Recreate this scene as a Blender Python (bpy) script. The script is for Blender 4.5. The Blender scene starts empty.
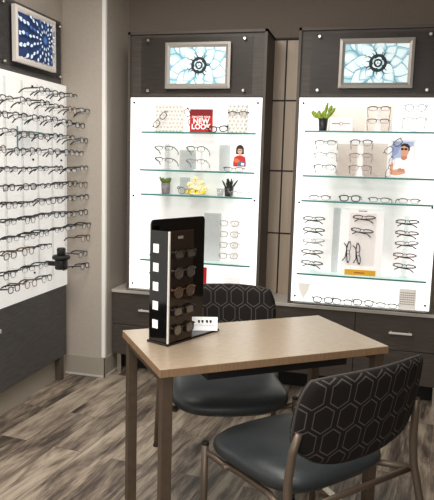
import bpy, bmesh, math, random
from mathutils import Vector, Matrix
random.seed(7)
PI = math.pi
scn = bpy.context.scene
COL = scn.collection
scn.view_settings.view_transform = 'Standard'
scn.view_settings.look = 'None'

# ------------------------------------------------------------------ materials
def lin(c):
    c = c / 255.0
    return c / 12.92 if c <= 0.04045 else ((c + 0.055) / 1.055) ** 2.4
def rgb(t):
    return (lin(t[0]), lin(t[1]), lin(t[2]), 1.0)
def newmat(name):
    m = bpy.data.materials.new(name); m.use_nodes = True
    nt = m.node_tree
    return m, nt, nt.nodes['Principled BSDF']
def mat(name, col, rough=0.5, metal=0.0, emit=None, es=0.0, spec=0.5, coat=0.0):
    m, nt, b = newmat(name)
    b.inputs['Base Color'].default_value = rgb(col)
    b.inputs['Roughness'].default_value = rough
    b.inputs['Metallic'].default_value = metal
    b.inputs['Specular IOR Level'].default_value = spec
    b.inputs['Coat Weight'].default_value = coat
    if emit is not None:
        b.inputs['Emission Color'].default_value = rgb(emit)
        b.inputs['Emission Strength'].default_value = es
    return m
def node(nt, kind, **kw):
    n = nt.nodes.new(kind)
    for k, v in kw.items(): setattr(n, k, v)
    return n
def ramp(nt, stops):
    r = nt.nodes.new('ShaderNodeValToRGB')
    e = r.color_ramp.elements
    while len(e) < len(stops): e.new(0.5)
    for i, (p, c) in enumerate(stops):
        e[i].position = p; e[i].color = rgb(c)
    return r
def noise_mat(name, c1, c2, scale=(1, 1, 1), nscale=5, detail=4, rough=0.5, bump=0.0, lo=0.3, hi=0.7, spec=0.5, metal=0.0, es=0.0):
    m, nt, b = newmat(name); L = nt.links
    tc = node(nt, 'ShaderNodeTexCoord'); mp = node(nt, 'ShaderNodeMapping')
    mp.inputs['Scale'].default_value = scale
    L.new(tc.outputs['Object'], mp.inputs['Vector'])
    nz = node(nt, 'ShaderNodeTexNoise'); nz.inputs['Scale'].default_value = nscale; nz.inputs['Detail'].default_value = detail
    L.new(mp.outputs['Vector'], nz.inputs['Vector'])
    r = ramp(nt, [(lo, c1), (hi, c2)])
    L.new(nz.outputs['Fac'], r.inputs['Fac']); L.new(r.outputs['Color'], b.inputs['Base Color'])
    b.inputs['Roughness'].default_value = rough; b.inputs['Specular IOR Level'].default_value = spec
    b.inputs['Metallic'].default_value = metal
    if es:
        L.new(r.outputs['Color'], b.inputs['Emission Color']); b.inputs['Emission Strength'].default_value = es
    if bump:
        bp = node(nt, 'ShaderNodeBump'); bp.inputs['Strength'].default_value = bump; bp.inputs['Distance'].default_value = 0.002
        L.new(nz.outputs['Fac'], bp.inputs['Height']); L.new(bp.outputs['Normal'], b.inputs['Normal'])
    return m
def clear_mat(name, tint=(255, 255, 255), gloss=0.08, body=0.0, bodycol=(235, 240, 240), rough=0.05):
    m = bpy.data.materials.new(name); m.use_nodes = True
    nt = m.node_tree; L = nt.links
    nt.nodes.remove(nt.nodes['Principled BSDF'])
    out = nt.nodes['Material Output']
    tr = node(nt, 'ShaderNodeBsdfTransparent'); tr.inputs['Color'].default_value = rgb(tint)
    gl = node(nt, 'ShaderNodeBsdfGlossy'); gl.inputs['Roughness'].default_value = rough
    mx = node(nt, 'ShaderNodeMixShader'); mx.inputs['Fac'].default_value = gloss
    L.new(tr.outputs[0], mx.inputs[1]); L.new(gl.outputs[0], mx.inputs[2])
    last = mx
    if body:
        df = node(nt, 'ShaderNodeBsdfDiffuse'); df.inputs['Color'].default_value = rgb(bodycol)
        m2 = node(nt, 'ShaderNodeMixShader'); m2.inputs['Fac'].default_value = body
        L.new(mx.outputs[0], m2.inputs[1]); L.new(df.outputs[0], m2.inputs[2]); last = m2
    L.new(last.outputs[0], out.inputs['Surface'])
    return m

def floor_material():
    m, nt, b = newmat('vinyl_plank'); L = nt.links
    tc = node(nt, 'ShaderNodeTexCoord'); mp = node(nt, 'ShaderNodeMapping')
    mp.inputs['Rotation'].default_value = (0, 0, math.radians(-84))
    mp.inputs['Location'].default_value = (0.35, 0.06, 0)
    L.new(tc.outputs['Object'], mp.inputs['Vector'])
    br = node(nt, 'ShaderNodeTexBrick'); br.offset = 0.37; br.squash = 1.0
    br.inputs['Color1'].default_value = (0, 0, 0, 1); br.inputs['Color2'].default_value = (1, 1, 1, 1)
    br.inputs['Mortar'].default_value = (0.4, 0.4, 0.4, 1)
    br.inputs['Scale'].default_value = 1.0
    br.inputs['Mortar Size'].default_value = 0.0015; br.inputs['Mortar Smooth'].default_value = 0.2
    br.inputs['Brick Width'].default_value = 1.2; br.inputs['Row Height'].default_value = 0.185
    L.new(mp.outputs['Vector'], br.inputs['Vector'])
    # the grain is shifted from plank to plank
    sep = node(nt, 'ShaderNodeSeparateColor'); L.new(br.outputs['Color'], sep.inputs['Color'])
    cmb = node(nt, 'ShaderNodeCombineXYZ')
    for i, k in ((0, 7.3), (1, 3.1), (2, 11.7)):
        mu = node(nt, 'ShaderNodeMath', operation='MULTIPLY'); mu.inputs[1].default_value = k
        L.new(sep.outputs['Red'], mu.inputs[0]); L.new(mu.outputs[0], cmb.inputs[i])
    ad = node(nt, 'ShaderNodeVectorMath', operation='ADD'); L.new(mp.outputs['Vector'], ad.inputs[0]); L.new(cmb.outputs[0], ad.inputs[1])
    s1 = node(nt, 'ShaderNodeMapping'); s1.inputs['Scale'].default_value = (1.3, 9.0, 1)
    L.new(ad.outputs[0], s1.inputs['Vector'])
    n1 = node(nt, 'ShaderNodeTexNoise'); n1.inputs['Scale'].default_value = 1.5; n1.inputs['Detail'].default_value = 8; n1.inputs['Distortion'].default_value = 0.9; n1.inputs['Roughness'].default_value = 0.62
    L.new(s1.outputs['Vector'], n1.inputs['Vector'])
    s2 = node(nt, 'ShaderNodeMapping'); s2.inputs['Scale'].default_value = (5.0, 60.0, 1)
    L.new(ad.outputs[0], s2.inputs['Vector'])
    n2 = node(nt, 'ShaderNodeTexNoise'); n2.inputs['Scale'].default_value = 2.0; n2.inputs['Detail'].default_value = 5
    L.new(s2.outputs['Vector'], n2.inputs['Vector'])
    s3 = node(nt, 'ShaderNodeMapping'); s3.inputs['Scale'].default_value = (1.7, 4.5, 1)
    L.new(ad.outputs[0], s3.inputs['Vector'])
    n3 = node(nt, 'ShaderNodeTexNoise'); n3.inputs['Scale'].default_value = 1.1; n3.inputs['Detail'].default_value = 2
    L.new(s3.outputs['Vector'], n3.inputs['Vector'])
    def mul(a, k):
        x = node(nt, 'ShaderNodeMath', operation='MULTIPLY'); L.new(a, x.inputs[0]); x.inputs[1].default_value = k; return x.outputs[0]
    def plus(a, c):
        x = node(nt, 'ShaderNodeMath', operation='ADD'); L.new(a, x.inputs[0]); L.new(c, x.inputs[1]); return x.outputs[0]
    f = plus(plus(mul(n1.outputs['Fac'], 0.66), mul(n2.outputs['Fac'], 0.22)), plus(mul(n3.outputs['Fac'], 0.30), mul(sep.outputs['Red'], 0.10)))
    r = ramp(nt, [(0.48, (54, 46, 41)), (0.56, (92, 81, 73)), (0.63, (132, 119, 106)), (0.71, (170, 156, 139)), (0.86, (200, 188, 171))])
    L.new(f, r.inputs['Fac'])
    mo = node(nt, 'ShaderNodeMix', data_type='RGBA')
    L.new(br.outputs['Fac'], mo.inputs['Factor']); L.new(r.outputs['Color'], mo.inputs['A']); mo.inputs['B'].default_value = rgb((70, 60, 54))
    L.new(mo.outputs['Result'], b.inputs['Base Color'])
    b.inputs['Roughness'].default_value = 0.42; b.inputs['Specular IOR Level'].default_value = 0.4
    bp = node(nt, 'ShaderNodeBump'); bp.inputs['Strength'].default_value = 0.15; bp.inputs['Distance'].default_value = 0.002
    L.new(n2.outputs['Fac'], bp.inputs['Height']); L.new(bp.outputs['Normal'], b.inputs['Normal'])
    return m

def hex_fabric():
    """black upholstery woven with a grey lattice of long hexagons and small hexagons between them (uses UVs in metres)"""
    m, nt, b = newmat('lattice_fabric'); L = nt.links
    uv = node(nt, 'ShaderNodeUVMap')
    W, H = 0.076, 0.088        # lattice cell pitch, upright stretch
    def vm(op, a, bvec=None, bl=None):
        x = node(nt, 'ShaderNodeVectorMath', operation=op)
        if hasattr(a, 'default_value'): L.new(a, x.inputs[0])
        else: x.inputs[0].default_value = a
        if bl is not None: L.new(bl, x.inputs[1])
        elif bvec is not None: x.inputs[1].default_value = bvec
        return x
    def ma(op, a, c=None, k=None):
        x = node(nt, 'ShaderNodeMath', operation=op); L.new(a, x.inputs[0])
        if c is not None: L.new(c, x.inputs[1])
        elif k is not None: x.inputs[1].default_value = k
        return x.outputs[0]
    p = vm('DIVIDE', uv.outputs['UV'], (W, H, 1.0)).outputs[0]
    S = (1.0, 1.7320508, 1.0)
    def hexd(pv, k=(1, 1, 1)):
        ha = vm('SUBTRACT', vm('MODULO', vm('ADD', pv, (500.0, 866.0254, 0)).outputs[0], S).outputs[0], (0.5, 0.8660254, 0)).outputs[0]
        hb = vm('SUBTRACT', vm('MODULO', vm('ADD', pv, (500.5, 866.0254 + 0.8660254, 0)).outputs[0], S).outputs[0], (0.5, 0.8660254, 0)).outputs[0]
        la = vm('LENGTH', ha).outputs['Value']; lb = vm('LENGTH', hb).outputs['Value']
        sel = ma('LESS_THAN', la, lb)
        mx = node(nt, 'ShaderNodeMix', data_type='VECTOR'); L.new(sel, mx.inputs['Factor']); L.new(hb, mx.inputs['A']); L.new(ha, mx.inputs['B'])
        g = vm('MULTIPLY', vm('ABSOLUTE', mx.outputs['Result']).outputs[0], k).outputs[0]
        sp = node(nt, 'ShaderNodeSeparateXYZ'); L.new(g, sp.inputs[0])
        dg = ma('ADD', ma('MULTIPLY', sp.outputs['X'], k=0.5), ma('MULTIPLY', sp.outputs['Y'], k=0.8660254))
        return ma('MAXIMUM', ma('DIVIDE', sp.outputs['X'], k=0.37), ma('DIVIDE', dg, k=0.425))
    line = ma('LESS_THAN', ma('ABSOLUTE', ma('SUBTRACT', hexd(p), k=1.0)), k=0.052)
    mx = node(nt, 'ShaderNodeMix', data_type='RGBA'); L.new(line, mx.inputs['Factor'])
    mx.inputs['A'].default_value = rgb((33, 30, 29)); mx.inputs['B'].default_value = rgb((88, 84, 80))
    L.new(mx.outputs['Result'], b.inputs['Base Color'])
    b.inputs['Roughness'].default_value = 0.85; b.inputs['Specular IOR Level'].default_value = 0.2
    return m

def light_panel_material():
    """edge-lit white acrylic: brightest along its edges, a little greyer toward the middle"""
    m, nt, b = newmat('edge_lit_acrylic'); L = nt.links
    tc = node(nt, 'ShaderNodeTexCoord'); sp = node(nt, 'ShaderNodeSeparateXYZ'); L.new(tc.outputs['Generated'], sp.inputs[0])
    def edge(o):
        a = node(nt, 'ShaderNodeMath', operation='SUBTRACT'); L.new(o, a.inputs[0]); a.inputs[1].default_value = 0.5
        c = node(nt, 'ShaderNodeMath', operation='ABSOLUTE'); L.new(a.outputs[0], c.inputs[0])
        return c.outputs[0]
    mx = node(nt, 'ShaderNodeMath', operation='MAXIMUM'); L.new(edge(sp.outputs['X']), mx.inputs[0]); 
    sc_ = node(nt, 'ShaderNodeMath', operation='MULTIPLY'); L.new(edge(sp.outputs['Z']), sc_.inputs[0]); sc_.inputs[1].default_value = 0.95
    L.new(sc_.outputs[0], mx.inputs[1])
    mr = node(nt, 'ShaderNodeMapRange'); mr.inputs['From Min'].default_value = 0.20; mr.inputs['From Max'].default_value = 0.5
    mr.inputs['To Min'].default_value = 0.30; mr.inputs['To Max'].default_value = 1.35
    L.new(mx.outputs[0], mr.inputs['Value'])
    b.inputs['Base Color'].default_value = rgb((225, 226, 224)); b.inputs['Roughness'].default_value = 0.35
    b.inputs['Emission Color'].default_value = (1.0, 0.985, 0.955, 1)
    L.new(mr.outputs['Result'], b.inputs['Emission Strength'])
    return m

M = {}
M['floor'] = floor_material()
M['wall'] = noise_mat('painted_wall', (186, 177, 166), (192, 183, 172), nscale=60, rough=0.8)
M['wall_dark'] = noise_mat('painted_wall_taupe', (126, 115, 105), (130, 119, 109), nscale=60, rough=0.8)
M['panel'] = noise_mat('beige_wall_panel', (184, 166, 146), (200, 182, 162), scale=(6, 6, 0.6), nscale=4, rough=0.45)
M['reveal'] = mat('dark_reveal', (30, 24, 21), 0.6)
M['base'] = mat('vinyl_base', (172, 164, 151), 0.5)
M['base_white'] = mat('caulk_white', (210, 205, 198), 0.6)
M['guard'] = mat('corner_guard_glow', (250, 248, 243), 0.3, emit=(250, 246, 240), es=0.10)  # slight emission painted in to brighten the guard; it is no lamp
M['laminate'] = noise_mat('dark_laminate', (62, 55, 50), (84, 76, 70), scale=(1.2, 1.2, 26), nscale=7, detail=5, rough=0.5)
M['lam_grey'] = noise_mat('grey_laminate', (72, 70, 69), (90, 88, 87), scale=(1.5, 1.5, 14), nscale=8, detail=5, rough=0.55)
M['lam_edge'] = mat('dark_edge', (84, 76, 69), 0.5)
M['worktop'] = mat('worktop_grey', (196, 190, 182), 0.35)
M['chrome'] = mat('brushed_steel', (215, 212, 206), 0.28, 1.0)
M['white_metal'] = mat('satin_handle', (235, 232, 226), 0.3, 0.3)
M['bronze'] = mat('champagne_metal', (112, 99, 86), 0.42, 0.5)
M['tleg'] = noise_mat('bronze_table_leg', (92, 78, 64), (101, 87, 73), nscale=30, rough=0.45, metal=0.3)
M['black'] = mat('black_gloss', (12, 12, 12), 0.12)
M['black_matte'] = mat('black_matte', (20, 19, 19), 0.55)
M['acry_black'] = mat('black_acrylic', (9, 9, 9), 0.08, spec=0.6)
M['smoke'] = clear_mat('smoked_acrylic', (150, 132, 116), 0.10, 0.30, (84, 68, 56))
M['clear'] = clear_mat('clear_acrylic', (246, 250, 249), 0.05)
M['clear_cover'] = clear_mat('clear_cover', (240, 240, 240), 0.006, rough=0.25)
M['clear_white'] = clear_mat('frosted_acrylic', (245, 245, 245), 0.04, 0.14)
M['lit_edge'] = mat('lit_acrylic_edge', (225, 222, 214), 0.3, emit=(255, 250, 240), es=0.15)  # pale glowing strip stands in for light caught along the panel edge
M['beige_block'] = clear_mat('beige_acrylic', (243, 238, 234), 0.02, 0.09, (232, 225, 219))
M['grey_block'] = clear_mat('grey_acrylic', (236, 238, 238), 0.02, 0.08, (226, 228, 228))
M['glass_shelf'] = clear_mat('shelf_glass', (236, 247, 244), 0.06)
M['glass_edge'] = mat('green_glass_edge', (52, 120, 116), 0.2, emit=(90, 175, 170), es=0.10)
M['lit'] = light_panel_material()
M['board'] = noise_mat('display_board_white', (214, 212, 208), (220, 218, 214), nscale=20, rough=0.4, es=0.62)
M['white'] = mat('white_plastic_glow', (240, 239, 236), 0.4, emit=(255, 253, 250), es=0.40)  # emission painted in so the stands stay bright before the lit panel
M['white_frame'] = mat('white_picture_frame', (226, 218, 212), 0.45)
M['white_card'] = mat('white_card', (245, 244, 242), 0.6, emit=(255, 255, 255), es=0.38)  # added emission makes cards and board frame look brightly lit
M['silver_frame'] = mat('silver_frame', (178, 174, 168), 0.38, 0.35)
M['table'] = noise_mat('table_laminate', (160, 143, 122), (180, 163, 142), scale=(3, 30, 1), nscale=8, detail=5, rough=0.27, spec=0.7)
M['table_edge'] = noise_mat('table_edge_band', (140, 112, 84), (160, 130, 100), scale=(40, 40, 4), nscale=4, rough=0.5)
M['foot_rail'] = mat('brushed_foot_rail', (176, 164, 150), 0.25, 0.8)
M['vinyl'] = noise_mat('slate_vinyl', (44, 50, 53), (51, 57, 60), nscale=80, rough=0.42, bump=0.1)
M['fabric'] = hex_fabric()
M['lens'] = clear_mat('clear_lens_glare', (246, 248, 249), 0.10, 0.30, (252, 252, 252))  # white body colour stands in for bright reflections on the lenses
M['lens_demo'] = clear_mat('demo_lens', (250, 250, 250), 0.04)
M['lens_dark'] = clear_mat('sun_lens', (105, 92, 82), 0.30, 0.25, (150, 138, 126))
M['f_black'] = mat('frame_black', (16, 15, 16), 0.3)
M['f_grey'] = mat('frame_gunmetal', (70, 68, 70), 0.3, 0.4)
M['f_tort'] = mat('frame_tortoise', (92, 58, 32), 0.3)
M['f_red'] = mat('frame_burgundy', (120, 40, 40), 0.3)
M['f_gold'] = mat('frame_gold', (150, 118, 62), 0.3, 0.5)
M['f_clear'] = mat('frame_crystal', (196, 194, 194), 0.25)
M['f_pale'] = mat('frame_silver', (150, 150, 152), 0.3, 0.3)
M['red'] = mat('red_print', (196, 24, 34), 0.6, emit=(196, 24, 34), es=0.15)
M['red_dark'] = mat('dark_red_print', (140, 10, 22), 0.6)
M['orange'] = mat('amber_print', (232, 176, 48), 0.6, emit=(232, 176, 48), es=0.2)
M['ink'] = mat('black_ink', (25, 24, 24), 0.7)
M['ink_grey'] = mat('grey_ink', (165, 162, 160), 0.7)
M['ink_red'] = mat('red_ink', (190, 70, 74), 0.7)
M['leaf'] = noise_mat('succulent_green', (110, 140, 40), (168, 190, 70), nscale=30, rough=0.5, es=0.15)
M['leaf_dark'] = noise_mat('cactus_green', (44, 52, 44), (66, 76, 62), nscale=30, rough=0.6)
M['leaf_mid'] = noise_mat('sprout_green', (86, 112, 52), (130, 150, 76), nscale=30, rough=0.6)
M['pot_grey'] = noise_mat('grey_pot', (118, 112, 118), (160, 156, 160), nscale=40, rough=0.5)
M['pot_dark'] = mat('charcoal_pot', (48, 48, 52), 0.4)
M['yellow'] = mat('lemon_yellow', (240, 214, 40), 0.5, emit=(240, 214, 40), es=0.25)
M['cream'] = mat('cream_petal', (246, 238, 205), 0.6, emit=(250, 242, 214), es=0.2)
M['ceramic'] = mat('white_ceramic_glow', (236, 232, 226), 0.45, emit=(240, 234, 226), es=0.22)  # added glow stands in for panel light showing through the blocks
# printed pictures
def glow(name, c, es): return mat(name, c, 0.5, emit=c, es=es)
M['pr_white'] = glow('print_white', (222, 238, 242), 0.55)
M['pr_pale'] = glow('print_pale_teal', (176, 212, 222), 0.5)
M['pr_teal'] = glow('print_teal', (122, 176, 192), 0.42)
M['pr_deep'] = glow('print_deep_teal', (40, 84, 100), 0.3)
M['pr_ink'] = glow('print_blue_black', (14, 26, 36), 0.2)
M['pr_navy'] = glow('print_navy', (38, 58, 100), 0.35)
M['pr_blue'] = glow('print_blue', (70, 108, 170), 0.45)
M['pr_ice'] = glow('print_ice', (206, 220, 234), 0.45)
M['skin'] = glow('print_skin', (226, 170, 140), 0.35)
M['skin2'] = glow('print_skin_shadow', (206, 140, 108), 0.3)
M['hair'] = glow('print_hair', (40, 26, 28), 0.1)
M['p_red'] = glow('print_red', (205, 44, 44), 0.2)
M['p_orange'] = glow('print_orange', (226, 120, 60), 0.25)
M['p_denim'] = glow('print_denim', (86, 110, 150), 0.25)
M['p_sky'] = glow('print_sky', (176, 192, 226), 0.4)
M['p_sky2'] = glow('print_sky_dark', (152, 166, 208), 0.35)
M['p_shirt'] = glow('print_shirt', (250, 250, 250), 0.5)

# ------------------------------------------------------------------ mesh helpers
def box(bm, c, s, rot=None, bevel=0.0, seg=2):
    r = bmesh.ops.create_cube(bm, size=1.0)
    vs = r['verts']
    for v in vs: v.co = Vector((v.co.x * s[0], v.co.y * s[1], v.co.z * s[2]))
    if bevel:
        es = list({e for v in vs for e in v.link_edges})
        rb = bmesh.ops.bevel(bm, geom=es, offset=bevel, segments=seg, affect='EDGES', profile=0.5)
        vs = list({v for f in rb['faces'] for v in f.verts} | {v for v in vs if v.is_valid})
    mtx = Matrix.Translation(Vector(c)) @ (rot.to_4x4() if rot else Matrix.Identity(4))
    for v in vs: v.co = mtx @ v.co
    return vs
def B(x0, x1, y0, y1, z0, z1, bevel=0.0, bm=None):
    bm = bm or bmesh.new()
    box(bm, ((x0 + x1) / 2, (y0 + y1) / 2, (z0 + z1) / 2), (abs(x1 - x0), abs(y1 - y0), abs(z1 - z0)), bevel=bevel)
    return bm
def tube(bm, pts, r, n=10, closed=False, caps=True, flat=None):
    pts = [Vector(p) for p in pts]; N = len(pts)
    rs = r if isinstance(r, (list, tuple)) else [r] * N
    rings = []; prev = None
    for i, p in enumerate(pts):
        if closed: t = pts[(i + 1) % N] - pts[i - 1]
        elif i == 0: t = pts[1] - p
        elif i == N - 1: t = p - pts[i - 1]
        else: t = (pts[i + 1] - p).normalized() + (p - pts[i - 1]).normalized()
        t.normalize()
        if prev is None:
            a = Vector((0, 0, 1)) if abs(t.z) < 0.9 else Vector((1, 0, 0))
            prev = (a - t * a.dot(t)).normalized()
        else:
            q = prev - t * prev.dot(t)
            if q.length > 1e-6: prev = q.normalized()
        s = t.cross(prev)
        fz, fs = flat if flat else (1, 1)
        rings.append([bm.verts.new(p + prev * (math.cos(2 * PI * k / n) * rs[i] * fz) + s * (math.sin(2 * PI * k / n) * rs[i] * fs)) for k in range(n)])
    for i in range(N if closed else N - 1):
        a = rings[i]; b = rings[(i + 1) % N]
        for k in range(n):
            f = bm.faces.new((a[k], a[(k + 1) % n], b[(k + 1) % n], b[k])); f.smooth = True
    if caps and not closed:
        bm.faces.new(rings[0][::-1]); bm.faces.new(rings[-1])
def lathe(bm, prof, n=24, c=(0, 0, 0)):
    rings = []
    for r, z in prof:
        rings.append([bm.verts.new((c[0] + r * math.cos(2 * PI * k / n), c[1] + r * math.sin(2 * PI * k / n), c[2] + z)) for k in range(n)])
    for i in range(len(rings) - 1):
        for k in range(n):
            f = bm.faces.new((rings[i][k], rings[i][(k + 1) % n], rings[i + 1][(k + 1) % n], rings[i + 1][k])); f.smooth = True
    bm.faces.new(rings[0][::-1]); bm.faces.new(rings[-1])
def poly_xz(bm, pts, y, mi=0):
    """flat polygon standing in the XZ plane, facing -Y"""
    f = bm.faces.new([bm.verts.new((p[0], y, p[1])) for p in pts]); f.material_index = mi
    f.normal_update()
    if f.normal.y > 0: f.normal_flip()
    return f
def prism_xy(bm, pts, z0, z1):
    a = [bm.verts.new((x, y, z0)) for x, y in pts]; b = [bm.verts.new((x, y, z1)) for x, y in pts]
    n = len(pts)
    bm.faces.new(a[::-1]); bm.faces.new(b)
    for i in range(n): bm.faces.new((a[i], a[(i + 1) % n], b[(i + 1) % n], b[i]))
def prism_xz(bm, pts, y0, y1):
    a = [bm.verts.new((x, y0, z)) for x, z in pts]; b = [bm.verts.new((x, y1, z)) for x, z in pts]
    n = len(pts)
    bm.faces.new(a); bm.faces.new(b[::-1])
    for i in range(n): bm.faces.new((a[(i + 1) % n], a[i], b[i], b[(i + 1) % n]))
def ell(bm, c, r, rot=None, u=10, v=7):
    rr = bmesh.ops.create_uvsphere(bm, u_segments=u, v_segments=v, radius=1.0)
    mtx = Matrix.Translation(Vector(c)) @ (rot.to_4x4() if rot else Matrix.Identity(4)) @ Matrix.Diagonal((r[0], r[1], r[2], 1))
    for w in rr['verts']:
        w.co = mtx @ w.co
        for f in w.link_faces: f.smooth = True
def mesh_of(name, bm, mats, fix=True):
    if fix: bmesh.ops.recalc_face_normals(bm, faces=bm.faces)
    me = bpy.data.meshes.new(name); bm.to_mesh(me); bm.free()
    for m in (mats if isinstance(mats, (list, tuple)) else [mats]): me.materials.append(m)
    return me
def obj(name, bm, mats, parent=None, loc=(0, 0, 0), rot=(0, 0, 0), label=None, fix=True):
    me = bm if isinstance(bm, bpy.types.Mesh) else mesh_of(name, bm, mats, fix)
    o = bpy.data.objects.new(name, me); COL.objects.link(o)
    o.location = loc; o.rotation_euler = rot
    if parent: o.parent = parent
    if label: o['label'] = label
    return o
def tag(o, label, cat, group=None):
    o['label'] = label; o['category'] = cat
    if group: o['group'] = group
    return o
def thing(name, label, cat, loc=(0, 0, 0), rot=(0, 0, 0), group=None):
    o = bpy.data.objects.new(name, None); COL.objects.link(o)
    o.empty_display_size = 0.05
    o.location = loc; o.rotation_euler = rot
    return tag(o, label, cat, group)
def struct(name, bm, m):
    o = obj(name, bm, m); o['kind'] = 'structure'; return o
def dup(root, loc, rot, label, group=None):
    r = root.copy(); COL.objects.link(r); r.location = loc; r.rotation_euler = rot; r['label'] = label
    if group: r['group'] = group
    for ch in list(root.children):
        c = ch.copy(); COL.objects.link(c); c.parent = r
        for g in list(ch.children):
            d = g.copy(); COL.objects.link(d); d.parent = c
    return r
def lettering(name, text, size, m, parent, loc, rot=(PI / 2, 0, 0), bold=0.0, sx=1.0, spacing=1.0):
    cu = bpy.data.curves.new(name, 'FONT'); cu.body = text; cu.size = size
    cu.align_x = 'CENTER'; cu.align_y = 'CENTER'; cu.extrude = 0.0003; cu.offset = bold; cu.space_character = spacing
    t = bpy.data.objects.new('tmp', cu); COL.objects.link(t)
    bpy.context.view_layer.update()
    dg = bpy.context.evaluated_depsgraph_get()
    me = bpy.data.meshes.new_from_object(t.evaluated_get(dg))
    bpy.data.objects.remove(t); bpy.data.curves.remove(cu)
    me.materials.clear(); me.materials.append(m)
    o = bpy.data.objects.new(name, me); COL.objects.link(o); o.parent = parent
    o.location = loc; o.rotation_euler = rot; o.scale = (sx, 1, 1)
    return o

# ------------------------------------------------------------------ the room
XL, YB, CH = -2.21, 4.57, 2.95
XR, YF = 2.4, -1.2
struct('floor', B(XL - 0.1, XR, YF, YB + 0.1, -0.05, 0.0), M['floor'])
struct('wall_left', B(XL - 0.1, XL, YF, YB + 0.1, 0.0, CH), M['wall'])
struct('wall_back', B(XL, XR, YB, YB + 0.1, 0.0, CH), M['wall_dark'])
struct('wall_right', B(XR, XR + 0.1, YF, YB + 0.1, 0.0, CH), M['wall_dark'])
struct('ceiling', B(XL - 0.1, XR + 0.1, YF, YB + 0.1, CH, CH + 0.1), M['wall'])
PX0, PX1, PY = XL, -1.885, 4.14
struct('pillar', B(PX0, PX1, PY, YB, 0.0, CH), M['wall'])
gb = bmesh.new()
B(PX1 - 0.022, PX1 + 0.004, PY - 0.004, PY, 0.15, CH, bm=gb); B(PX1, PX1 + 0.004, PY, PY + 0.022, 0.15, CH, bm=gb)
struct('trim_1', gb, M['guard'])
struct('baseboard_left', B(XL, XL + 0.012, YF, PY, 0.0, 0.17), M['base'])
bb = bmesh.new()
B(XL + 0.012, PX1 + 0.008, PY - 0.010, PY, 0.012, 0.145, bm=bb); B(PX1, PX1 + 0.010, PY - 0.010, YB, 0.012, 0.145, bm=bb)
struct('baseboard_pillar', bb, M['base'])
bw = bmesh.new()
B(XL + 0.012, PX1 + 0.014, PY - 0.016, PY, 0.0, 0.012, bm=bw); B(PX1, PX1 + 0.016, PY - 0.016, YB, 0.0, 0.012, bm=bw)
struct('trim_2', bw, M['base_white'])
# panelled part of the back wall: beige boards with dark reveals between them
pn = bmesh.new()
zs = [0.0, 1.108, 1.567, 2.07, 2.495]
xs = [-1.74, -0.672, 0.47, 1.4, XR]
for i in range(len(xs) - 1):
    for k in range(4):
        B(xs[i] + 0.006, xs[i + 1] - 0.006, YB - 0.018, YB - 0.004, zs[k] + 0.006, zs[k + 1] - 0.006, bm=pn)
struct('wall_panel', pn, M['panel'])
struct('trim_3', B(-1.74, XR, YB - 0.006, YB - 0.002, 0.0, 2.50), M['reveal'])
struct('trim_4', B(-1.755, XR, YB - 0.020, YB, 2.495, 2.508), M['reveal'])

# ------------------------------------------------------------------ credenza and worktop
CF = 4.24
seams = [-1.87, -1.274, -0.677, -0.080, 0.517, 1.114]
names = ['dark laminate drawer unit at the pillar end of the low run under the worktop',
         'dark laminate drawer unit second from the pillar, behind the rear chair',
         'dark laminate drawer unit below the gap between the two lit displays',
         'dark laminate drawer unit below the right end of the lit display by the frame edge',
         'dark laminate drawer unit at the far end of the run, away from the pillar']
names[3] = 'dark laminate drawer unit with steel bar handle just beyond the table corner'
for i in range(5):
    x0, x1 = seams[i], seams[i + 1]
    t = thing('drawer_unit', names[i], 'cabinet', ((x0 + x1) / 2, CF, 0), group='drawer units under the worktop')
    w = (x1 - x0) / 2
    obj('carcass', B(-w + 0.001, w - 0.001, 0.02, 0.30, 0.157, 0.634), M['lam_edge'], t)
    for nm, z0, z1, h in (('drawer', 0.391, 0.634, True), ('drawer', 0.157, 0.387, False)):
        d = obj(nm, B(-w + 0.002, w - 0.002, 0.0, 0.02, z0, z1, 0.002), M['laminate'], t)
        if h:
            hb = bmesh.new()
            box(hb, (0, -0.030, 0.515), (0.150, 0.010, 0.014), bevel=0.002)
            for s in (-1, 1): box(hb, (s * 0.060, -0.0135, 0.515), (0.010, 0.027, 0.010))
            obj('handle', hb, M['white_metal'], d)
    for s in ((-1, 1) if i == 0 else (1,)):
        obj('leg', B(s * (w - 0.045) - 0.016, s * (w - 0.045) + 0.016, 0.03, 0.055, 0.0, 0.157, 0.002), M['chrome'], t)
    obj('toe_kick', B(-w, w, 0.18, 0.195, 0.0, 0.157), M['black_matte'], t)
wt = obj('worktop', B(-1.87, 1.115, CF - 0.012, YB - 0.022, 0.634, 0.656, 0.002), M['worktop'])
tag(wt, 'long grey worktop with pale front edge running over the dark drawer units', 'worktop')

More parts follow.
